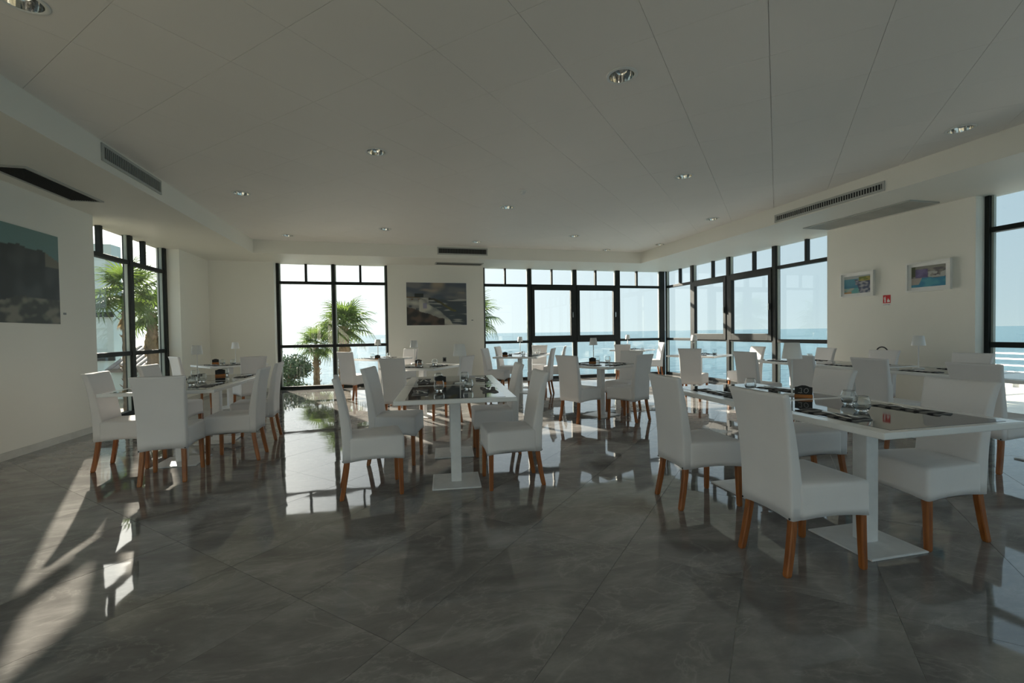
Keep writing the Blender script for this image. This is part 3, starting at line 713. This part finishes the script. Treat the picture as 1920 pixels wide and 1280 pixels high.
def sign_proto():
    r = empty('number_sign'); w = .053
    bm = bmesh.new()
    top = [(-w, .076), (-w*.7, .078), (-w*.45, .084), (-w*.2, .088), (w*.2, .088), (w*.45, .084), (w*.7, .078), (w, .076)]
    pts = [(-w, .020)] + top + [(w, .020)]
    loft(bm, [[(x, y, z) for x, z in pts] for y in (-.003, .003)]); ob('board', me_from(bm, 'board', 'chalk_black'), r)
    ob('stand', boxmesh('stand', 'orange_wood', -.0545, .0545, -.016, .016, 0, .024, bev=.002), r)
    return r
SIGNS = [('Tf', 1517, 747.5, 'black table sign with the chalk number 10 on an orange base'), ('Cf', 826, 722, 'small black table sign behind a glass on the centre foreground table'), ('Lf', 413, 705, 'small black table sign on an amber base on the leftmost table'),
         ('K', 401, 681.5, 'small black table sign on the far left corner table'), ('P', 708, 673.5, 'small black table sign at the lamp before the palm window'), ('B', 785, 684, 'small black table sign on the table below the sea painting'),
         ('Wn', 947, 667.5, 'small black table sign on the back window table'), ('M', 1111, 680.5, 'small black table sign on the square middle table')]
sp_ = sign_proto()
for i, (k, px, py, lab) in enumerate(SIGNS):
    x, y = inside(k, *at_z(px, py, ZTOP), .06)
    o = sp_ if i == 0 else dup(sp_, (0, 0, 0), 0); o.location = (x, y, ZI)
    o.rotation_euler = (0, 0, math.atan2(-x, y) if k != 'Tf' else math.atan2(-x, y)+rad(3)); tag(o, lab, 'table sign', 'black table number signs')
def strokes(bm, paths, r, y):
    for p in paths: tube(bm, [(x, y, z) for x, z in p], r, 5)
bm = bmesh.new()
one = [(-.025, .0655), (-.018, .0672), (-.0115, .0685), (-.0125, .055), (-.0145, .036)]
foot = [(-.033, .0345), (-.0285, .0372), (-.0245, .0368), (-.020, .0345), (-.015, .0352), (-.007, .0356)]
zero = [(.0155+.0125*math.cos(a)+.0022*math.sin(a), .0515+.0160*math.sin(a)) for a in [2*PI*i/16+.4 for i in range(17)]]
strokes(bm, [one, foot, zero], .0010, -.0033)
ob('chalk_number', me_from(bm, 'chalk_number', 'chalk'), sp_)

# ------------------------------------------------------------------ pictures
def lerp(a, b, t): return tuple(x+(y-x)*t for x, y in zip(a, b))
from mathutils import noise as MN
def nz(x, y, s, seed=0): return MN.noise(Vector((x*s, y*s, seed*7.3)))
def sst(a, b, x):
    t = max(0, min(1, (x-a)/(b-a))); return t*t*(3-2*t)
def art_rocks(u, v):            # a dark headland over a shore of pale boulders
    c = lerp((.10, .19, .19), (.13, .24, .23), v)
    e = nz(u, v, 6, 1)*.03
    # bluish foam at left
    sea = lerp((.07, .13, .22), (.16, .24, .36), sst(-.3, .5, nz(u, v, 5, 2)))
    if v < .55+e: c = sea
    # headland
    hx = (u-.66); top = .80-.9*max(0, abs(hx+.02)-.16)**1.4+nz(u, v, 9, 3)*.02
    if .44+e*2-(.16*sst(.62, .42, v)) < u and v < top:
        c = lerp((.022, .028, .028), (.05, .06, .06), sst(-.3, .5, nz(u, v*.5, 9, 4)))
        if u > .86 and v > .64: c = lerp(c, (.22, .20, .15), .7)
    b = .24+nz(u, v, 4, 5)*.05+(u-.5)*.06
    if v < b: c = lerp((.045, .05, .04), (.20, .19, .15), sst(-.25, .45, nz(u, v*1.6, 8, 6)+nz(u, v, 22, 7)*.4))
    return c
def art_storm(u, v):            # waves breaking over a rocky point under a grey sky
    s = nz(u, v*2.2, 4, 1)
    c = lerp((.075, .095, .12), (.17, .17, .17), sst(-.35, .45, s)); c = lerp(c, (.38, .30, .20), .8*sst(.75, 1, v)*sst(.12, .0, abs(u-.52)-.04))
    c = lerp(c, (.34, .28, .21), .7*sst(.055, 0, abs(v-.82-.03*nz(u, v, 6, 9)))*sst(.22, .05, abs(u-.38)))
    c = lerp(c, (.27, .25, .18), .7*sst(.04, 0, abs(v-.77))*sst(.1, .02, abs(u-.92)))
    if v < .625: c = lerp((.06, .075, .085), (.34, .34, .31), sst(.15, .5, nz(u*.6, v*3, 7, 3)+.25*sst(.45, .62, v)))
    head = .645-.30*sst(.40, .86, u)+nz(u, v, 12, 4)*.015
    if .35 < u < .82 and head-.05-.02*nz(u, v, 9, 2) < v < head: c = lerp((.025, .025, .022), (.12, .11, .04), sst(.3, .8, u))
    if u < .22 and .5 < v < .665: c = (.14, .09, .04)
    if .13 < u < .275 and .655 < v < .745: c = (.02, .025, .025)
    foam = .60-.62*u+.13*math.sin(5*u)+nz(u, v, 5, 5)*.07
    sp = nz(u, v, 9, 6)
    if u < .36 and .36 < v < .64 and sp > -.42: c = lerp((.20, .20, .19), (.46, .45, .38), sst(-.4, .5, sp))
    if foam-.28 < v < foam and u > .2: c = lerp((.20, .21, .20), (.47, .45, .38), sst(-.35, .45, nz(u, v, 6, 7)))
    rock = .44-.50*u+nz(u, v, 11, 8)*.05
    if v < rock and u < .62: c = lerp((.025, .023, .022), (.10, .07, .05), sst(-.3, .5, nz(u, v, 9, 11)))
    if abs(u-.30) < .035 and .39 < v < .52: c = lerp(c, (.20, .19, .33), .7)
    return c
def art_cove(u, v):             # a turquoise bay with pale cliffs
    c = (.34, .38, .38)
    if v < .82: c = lerp((.04, .17, .26), (.08, .26, .33), sst(.2, .8, v+nz(u, v, 5, 1)*.15))
    if v < .3: c = lerp((.10, .33, .33), (.34, .36, .30), sst(-.2, .5, nz(u, v, 6, 2)))
    if u > .45+.3*(.6-v)+nz(u, v, 7, 3)*.08 and v < .78: c = lerp((.05, .07, .13), (.36, .36, .38), sst(-.3, .4, nz(u, v, 8, 4)))
    if u > .58 and v > .68-.0*u and v < .92: c = lerp((.16, .19, .04), (.34, .30, .08), sst(-.3, .4, nz(u, v, 8, 5)))
    if u < .3 and v < .10: c = (.42, .25, .12)
    return c
def art_beach(u, v):            # blue water before a shaded cliff and white boulders
    c = lerp((.10, .09, .10), (.26, .25, .22), sst(-.3, .4, nz(u, v*1.4, 6, 1)))
    if v > .88: c = (.22, .22, .19)
    if .12 < u < .5 and .42 < v < .85: c = lerp((.08, .07, .16), (.16, .13, .26), sst(-.3, .4, nz(u, v, 5, 2)))
    if u > .5 and .42 < v < .72 and nz(u, v, 8, 3) > -.1: c = (.40, .40, .38)
    if v < .42+.05*nz(u, v, 6, 4): c = lerp((.03, .20, .33), (.07, .30, .38), sst(-.3, .4, nz(u, v, 5, 5)))
    if u < .3-.3*(.36-v) and .12 < v < .44: c = (.38, .34, .30)
    if u < .12 and v > .5: c = (.07, .08, .04)
    return c
def picture(name, label, fn, plane, c0, c1, z0, z1, flip, nu, nv, border, thick, depth_frame):
    """plane ('x', value, sign into the room) etc; the painting's left edge lies at c0 unless flip"""
    ax, v, s = plane; root = empty(name); tag(root, label, 'picture')
    def P(u, w, d):
        a = (c1+(c0-c1)*u) if flip else (c0+(c1-c0)*u); z = z0+(z1-z0)*w
        return (v+s*d, a, z) if ax == 'x' else (a, v+s*d, z)
    bu, bw = border/abs(c1-c0), border/(z1-z0)
    bm = bmesh.new()
    def sl(u0, u1, w0, w1, d0, d1):
        p, q = P(u0, w0, d0), P(u1, w1, d1); box(bm, *[k for i in range(3) for k in sorted((p[i], q[i]))])
    if depth_frame:
        f = .022/abs(c1-c0); g = .022/(z1-z0)
        for b in ((0, 1, 0, g), (0, 1, 1-g, 1), (0, f, g, 1-g), (1-f, 1, g, 1-g)): sl(*b, 0, thick)
        ob('frame', me_from(bm, 'frame', 'frame_white'), root); bm = bmesh.new()
        sl(f, 1-f, g, 1-g, 0, thick*.45); ob('mat_board', me_from(bm, 'mat_board', 'sign_white'), root)
        dp = thick*.45+.002
    else:
        sl(0, 1, 0, 1, .003, thick); ob('backing_panel', me_from(bm, 'backing_panel', 'frame_white'), root); dp = thick+.002
    bm = bmesh.new(); lay = bm.loops.layers.float_color.new('paint')
    u0, u1, w0, w1 = bu, 1-bu, bw, 1-bw
    V = [[bm.verts.new(P(u0+(u1-u0)*i/nu, w0+(w1-w0)*j/nv, dp)) for j in range(nv+1)] for i in range(nu+1)]
    cc = [[fn(i/nu, j/nv) for j in range(nv+1)] for i in range(nu+1)]
    for i in range(nu):
        for j in range(nv):
            ids = ((i, j), (i+1, j), (i+1, j+1), (i, j+1)); f_ = bm.faces.new([V[a][b] for a, b in ids])
            for l, (a, b) in zip(f_.loops, ids): l[lay] = (*[max(0, x) for x in cc[a][b]], 1)
    me = me_from(bm, 'canvas', 'painted_canvas')
    ob('canvas', me, root)
picture('rock_painting', 'large painting of a dark headland and boulders on the left wall', art_rocks, ('x', XL, 1), 5.15, 6.70, 1.455, 2.52, False, 90, 64, .0, .022, False)
picture('sea_painting', 'painting of a stormy sea breaking on rocks on the back wall', art_storm, ('y', YB, -1), .207, 1.705, 1.47, 2.545, False, 110, 80, .012, .022, False)
picture('small_picture', 'small framed picture of a turquoise cove, left of the pair', art_cove, ('x', XR, -1), 5.445, 5.992, 1.775, 2.18, True, 60, 44, .060, .045, True)
picture('small_picture', 'small framed picture of blue water and white boulders, right of the pair', art_beach, ('x', XR, -1), 4.427, 4.978, 1.775, 2.20, True, 60, 44, .064, .045, True)
for (lab, dims) in (('tiny caption card beside the left wall painting', (XL, XL+.004, 6.79, 6.84, 1.575, 1.60)), ('tiny caption card beside the sea painting', (1.815, 1.865, YB-.004, YB, 1.588, 1.612))):
    o = ob('caption_card', boxmesh('caption_card', 'grey_plate', *dims, bev=.0012)); tag(o, lab, 'card', 'caption cards')
# fire sign
fs = empty('fire_sign'); tag(fs, 'small red fire extinguisher sign with white symbols on the right wall', 'sign')
y0, y1 = 5.214, 5.323
ob('red_plate', boxmesh('red_plate', 'sign_red', XR-.004, XR, y0, y1, 1.64, 1.765, bev=.001), fs)
ob('text_plate', boxmesh('text_plate', 'sign_white', XR-.004, XR, y0, y1, 1.598, 1.634, bev=.001), fs)
bm = bmesh.new(); xx = XR-.0045
def fb(a0, a1, z0, z1): box(bm, xx-.001, xx, y1-a1, y1-a0, z0, z1)
fb(.022, .040, 1.652, 1.715); fb(.026, .036, 1.715, 1.725); fb(.018, .040, 1.728, 1.734); fb(.016, .020, 1.700, 1.730); fb(.028, .034, 1.734, 1.745)
for a, h in ((.062, .03), (.072, .05), (.082, .035), (.092, .022)): fb(a, a+.008, 1.662, 1.662+h)
fb(.060, .100, 1.655, 1.662)
ob('symbols', me_from(bm, 'symbols', 'sign_white'), fs)
tc_ = bpy.data.curves.new('txt', 'FONT'); tc_.body = 'ESTINTORE'; tc_.size = .019; tc_.align_x = 'CENTER'; tc_.extrude = .0005
to = bpy.data.objects.new('txt', tc_); COL.objects.link(to); dg = bpy.context.evaluated_depsgraph_get()
tm = bpy.data.meshes.new_from_object(to.evaluated_get(dg)); bpy.data.objects.remove(to); tm.materials.clear(); tm.materials.append(MATS['chalk_black'])
o = ob('lettering', tm, fs, (XR-.0048, (y0+y1)/2, 1.609)); o.rotation_euler = (rad(90), 0, rad(-90))
so = empty('wall_socket', (1.12, YB, .62)); tag(so, 'small dark wall socket low on the back wall', 'socket')
ob('plate', boxmesh('plate', 'grey_plate', -.045, .045, -.008, 0, -.06, .06, bev=.003), so); ob('insert', boxmesh('insert', 'vent_dark', -.03, .03, -.0095, -.007, -.035, .035), so)
# strap above a chair
bm = bmesh.new(); tube(bm, [(6.874, 5.0+.085*math.cos(a), .885+.095*math.sin(a)) for a in [PI*i/14 for i in range(15)]], .009, 8)
sb = empty('shoulder_bag'); tag(sb, 'black curved strap rising behind a white chair at the right wall', 'bag')
ob('strap', me_from(bm, 'strap', 'strap_black', True), sb)
bm = bmesh.new(); loft(bm, [rrect(.12, .12, -.05, .05, .03, z, 3) for z in (.0, .02, .25, .27)]); 
bg_ = ob('pouch', me_from(bm, 'pouch', 'strap_black', True), sb, (6.874, 5.0, .61), rad(90))

# ------------------------------------------------------------------ outside
bm = bmesh.new(); n = 8
vs = [bm.verts.new(p) for p in ((-6000, 17, -7), (6000, 17, -7), (9000, 9000, -7), (-9000, 9000, -7), (6000, -600, -7), (26, -600, -7), (26, 17, -7))]
bm.faces.new((vs[0], vs[6], vs[1], vs[2], vs[3])); bm.faces.new((vs[5], vs[4], vs[1], vs[6]))
tag(ob('sea', me_from(bm, 'sea', 'sea_water')), 'wide turquoise sea reaching the horizon', 'sea', None, 'stuff')
struct('ground', [(-40, 2.0, OYB+.05, 16.2, -7, -.42), (-40, OXL-.02, -6, OYB+.05, -7, -.42), (2.0, 8.6, OYB+.05, 12.6, -7, -.6)], 'ground_earth', 'strip of bare ground outside the back windows')
te = struct('terrace', [(OXR+.01, 12.8, -6, 7.4, -.6, -.06)], 'terrace_stone', 'pale stone terrace outside the right window')
struct('terrace_parapet', [(12.8, 13.0, -6, 7.4, -.6, .10), (OXR+.01, 12.8, 7.4, 7.55, -.6, .05)], 'parapet', 'low grey kerb around the terrace')
rl = empty('terrace_railing', (12.9, 0, .1)); tag(rl, 'white metal railing at the terrace edge outside the right window', 'railing')
for z in (.16, .30, .44, .56):
    bm = bmesh.new(); tube(bm, [(0, -6, z), (0, 7.4, z)], .018, 8); ob('rail', me_from(bm, 'rail', 'rail_white', True), rl)
me = boxmesh('post', 'rail_white', -.035, .035, -.035, .035, 0, .60, bev=.004)
for k in range(8): ob('post', me, rl, (0, 7.3-1.55*k, 0))
rl2 = empty('side_railing', (0, 7.47, .05)); tag(rl2, 'white baluster railing outside the last right window bay', 'railing')
for z in (.08, .62):
    bm = bmesh.new(); tube(bm, [(7.8, 0, z), (12.8, 0, z)], .02, 8); ob('rail', me_from(bm, 'rail', 'rail_white', True), rl2)
me = boxmesh('baluster', 'rail_white', -.018, .018, -.018, .018, 0, .62)
for k in range(26): ob('baluster', me, rl2, (7.9+.195*k, 0, 0))

def frond_mesh(n=22, L=.62, spread=150, droop=.35, seed=0):
    rnd = random.Random(seed); bm = bmesh.new()
    # petiole
    tube(bm, [(0, 0, 0), (.25, 0, .03), (.5, 0, .0)], .012, 5, (1.2, 1, .8))
    for k in range(n):
        a = rad(-spread+2*spread*k/(n-1)); l = L*(.75+.25*math.cos(a*.6))*rnd.uniform(.88, 1.05)
        d = Vector((math.cos(a), math.sin(a), 0)); s = Vector((-math.sin(a), math.cos(a), 0))
        base = Vector((.5, 0, .0)); pts = []
        for t, w in ((0, .006), (.35, .026), (.7, .017), (1, .002)):
            p = base+d*l*t; p.z = .06*math.sin(t*2)-droop*l*max(0, t-.45)**1.6*2.2 - rnd.uniform(0, .02); pts.append((p, w))
        for (p, w), (q, x) in zip(pts, pts[1:]):
            A, B, Cc, Dd = p+s*w, p-s*w, q-s*x, q+s*x; m = Vector((0, 0, .008))
            va, vb, vc, vd, ve, vf = [bm.verts.new(v) for v in (A, p-m, B, Cc, q-m, Dd)]
            bm.faces.new((va, vb, ve, vf)); bm.faces.new((vb, vc, vd, ve))
    return bm
FR = [me_from(frond_mesh(22, .62, 140, .5, s), 'frond', 'leaf') for s in range(3)]
FRD = [me_from(frond_mesh(14, .55, 24, .3, s+9), 'frond', 'dead_frond') for s in range(2)]
def palm(label, x, y, zg, zc, tr, cr, nf, skirt, seed):
    rnd = random.Random(seed); root = empty('palm_tree', (x, y, zg)); tag(root, label, 'palm tree', 'palm trees outside the windows'); h = zc-zg
    bm = bmesh.new(); prof = []
    nr = int(h/.11)
    for i in range(nr+1):
        z = h*i/nr; r = tr*(1.15-.3*i/nr)*(1+.13*(i % 2)); prof.append((r, z))
    lathe(bm, prof, 12, cap1=True)
    ob('trunk', me_from(bm, 'trunk', 'trunk'), root)
    # leaf bases sticking out of the trunk
    bm = bmesh.new()
    for i in range(int(h*26)):
        z = rnd.uniform(.1*h, h*.97); a = rnd.uniform(0, 2*PI); r = tr*.9; d = Vector((math.cos(a), math.sin(a), 0))
        tube(bm, [d*r+Vector((0, 0, z)), d*(r+.05)+Vector((0, 0, z+.03)), d*(r+.085)+Vector((0, 0, z+.075))], .016, 4, (1, .8, .3))
    ob('leaf_stubs', me_from(bm, 'leaf_stubs', 'trunk'), root)
    for i in range(nf):
        a = i*2.39996+rnd.uniform(-.2, .2); t = (i+.5)/nf
        el = rad(78-125*t**.9+rnd.uniform(-8, 8)); s = cr*rnd.uniform(.85, 1.1)
        o = ob('frond', FR[i % 3], root, (0, 0, h-.05+.1*(1-t))); o.rotation_euler = (rnd.uniform(-.3, .3), -el, a); o.scale = (s, s, s)
    for i in range(skirt):
        a = i*2.39996; o = ob('dead_frond', FRD[i % 2], root, (0, 0, h-.1-.5*rnd.random())); o.rotation_euler = (0, rad(78+rnd.uniform(-6, 10)), a); s = cr*.8; o.scale = (s, s, s)
def polar(az, dist): return (dist*math.sin(rad(az)), dist*math.cos(rad(az)))
palm('larger palm tree in the middle of the palm window', *polar(-6.3, 14.6), -.42, 1.55, .155, .92, 28, 6, 1)
palm('smaller palm tree left of the larger one in the palm window', *polar(-9.4, 15.6), -.42, .98, .085, .70, 20, 4, 2)
palm('palm tree half hidden by the wall at the left edge of the sea window', *polar(9.6, 14.2), -.6, 1.75, .13, .84, 24, 3, 3)
palm('tall palm crown at the upper left of the left window', *polar(-26.4, 13.6), -.42, 2.30, .09, .85, 22, 3, 4)
palm('palm with a shaggy dead leaf skirt in the left window', *polar(-24.5, 15.4), -.42, 1.95, .12, .80, 18, 26, 5)

def shrub(label, x, y, z, rx, rz, n, seed):
    rnd = random.Random(seed); root = empty('shrub', (x, y, z)); tag(root, label, 'shrub')
    bm = bmesh.new()
    for i in range(5):
        a = i*1.3; tube(bm, [(0, 0, 0), (.2*rx*math.cos(a), .2*rx*math.sin(a), rz*.5), (.6*rx*math.cos(a), .6*rx*math.sin(a), rz*1.2)], .03, 5, (1, .7, .3))
    ob('stem', me_from(bm, 'stem', 'trunk'), root)
    bm = bmesh.new(); blobs = [(rnd.uniform(-.6, .6)*rx, rnd.uniform(-.6, .6)*rx, rz*(.45+rnd.uniform(-.3, 1.0)), rnd.uniform(.25, .45)*rx) for _ in range(14)]
    for i in range(n):
        b = blobs[i % 14]; d = Vector((rnd.gauss(0, 1), rnd.gauss(0, 1), rnd.gauss(0, 1))).normalized()*b[3]*rnd.uniform(.5, 1)
        p = Vector(b[:3])+d; p.z = max(.03, p.z)
        u = Vector((rnd.gauss(0, 1), rnd.gauss(0, 1), rnd.gauss(0, 1))).normalized(); w = u.orthogonal().normalized(); l = rnd.uniform(.03, .055)
        bm.faces.new([bm.verts.new(q) for q in (p-u*l, p+w*l*.4, p+u*l, p-w*l*.4)])
    o = ob('foliage', me_from(bm, 'foliage', 'shrub_leaf'), root); o['kind'] = 'stuff'
shrub('dark green shrub outside the lower left of the palm window', -3.05, 13.6, -.42, .85, .78, 5200, 3)
bm = bmesh.new(); rnd = random.Random(5)
for i in range(2600):
    x, y = rnd.uniform(-4.4, .6), rnd.uniform(12.6, 16.0); h = rnd.uniform(.04, .20)*(1.6 if rnd.random() < .06 else 1); a = rnd.uniform(0, PI); w = .008
    l = Vector((rnd.uniform(-.05, .05), rnd.uniform(-.05, .05), h)); s = Vector((math.cos(a), math.sin(a), 0))*w; p = Vector((x, y, -.42))
    bm.faces.new([bm.verts.new(q) for q in (p-s, p+s, p+l)])
tag(ob('grass', me_from(bm, 'grass', 'grass_blade')), 'sparse low grass outside the palm window', 'grass', None, 'stuff')
# neighbouring building seen through the left window
nb = empty('neighbour_building', (-9.6, 16.5, -.42)); tag(nb, 'pale neighbouring building at the left edge of the left window', 'building')
bw = boxmesh('wall', 'building_wall', -2.2, 1.05, 0, .5, 0, 4.6); ob('wall', bw, nb)
for z in (1.0, 2.35): ob('ledge', boxmesh('ledge', 'black_frame', -2.2, 1.08, -.06, 0, z, z+.16), nb)
lh = empty('tiled_roof_shed', (-6.6, 14.6, -.42)); tag(lh, 'low shed with a tiled roof below the palms in the left window', 'shed')
ob('wall', boxmesh('wall', 'building_wall', -1.1, 1.0, .1, 1.6, 0, .82), lh)
bm = bmesh.new(); loft(bm, [[(-1.15, y, z), (1.05, y, z), (1.05, y, z-.06), (-1.15, y, z-.06)] for y, z in ((-.06, .815), (1.6, 1.43))]); ob('roof_deck', me_from(bm, 'roof_deck', 'roof_tile'), lh)
bm = bmesh.new(); lathe_r = .075
pts = [(lathe_r*math.cos(a), lathe_r*.6*math.sin(a)) for a in [PI*i/6 for i in range(7)]]
loft(bm, [[(x, y, z+.0+t) for x, z in pts] for y, t in ((0, 0), (.42, .16))], True, True); tme = me_from(bm, 'roof_tile', 'roof_tile')
for r_ in range(4):
    for k in range(15): ob('roof_tile', tme, lh, (-1.1+.15*k, r_*.4-.05, .82+r_*.15))
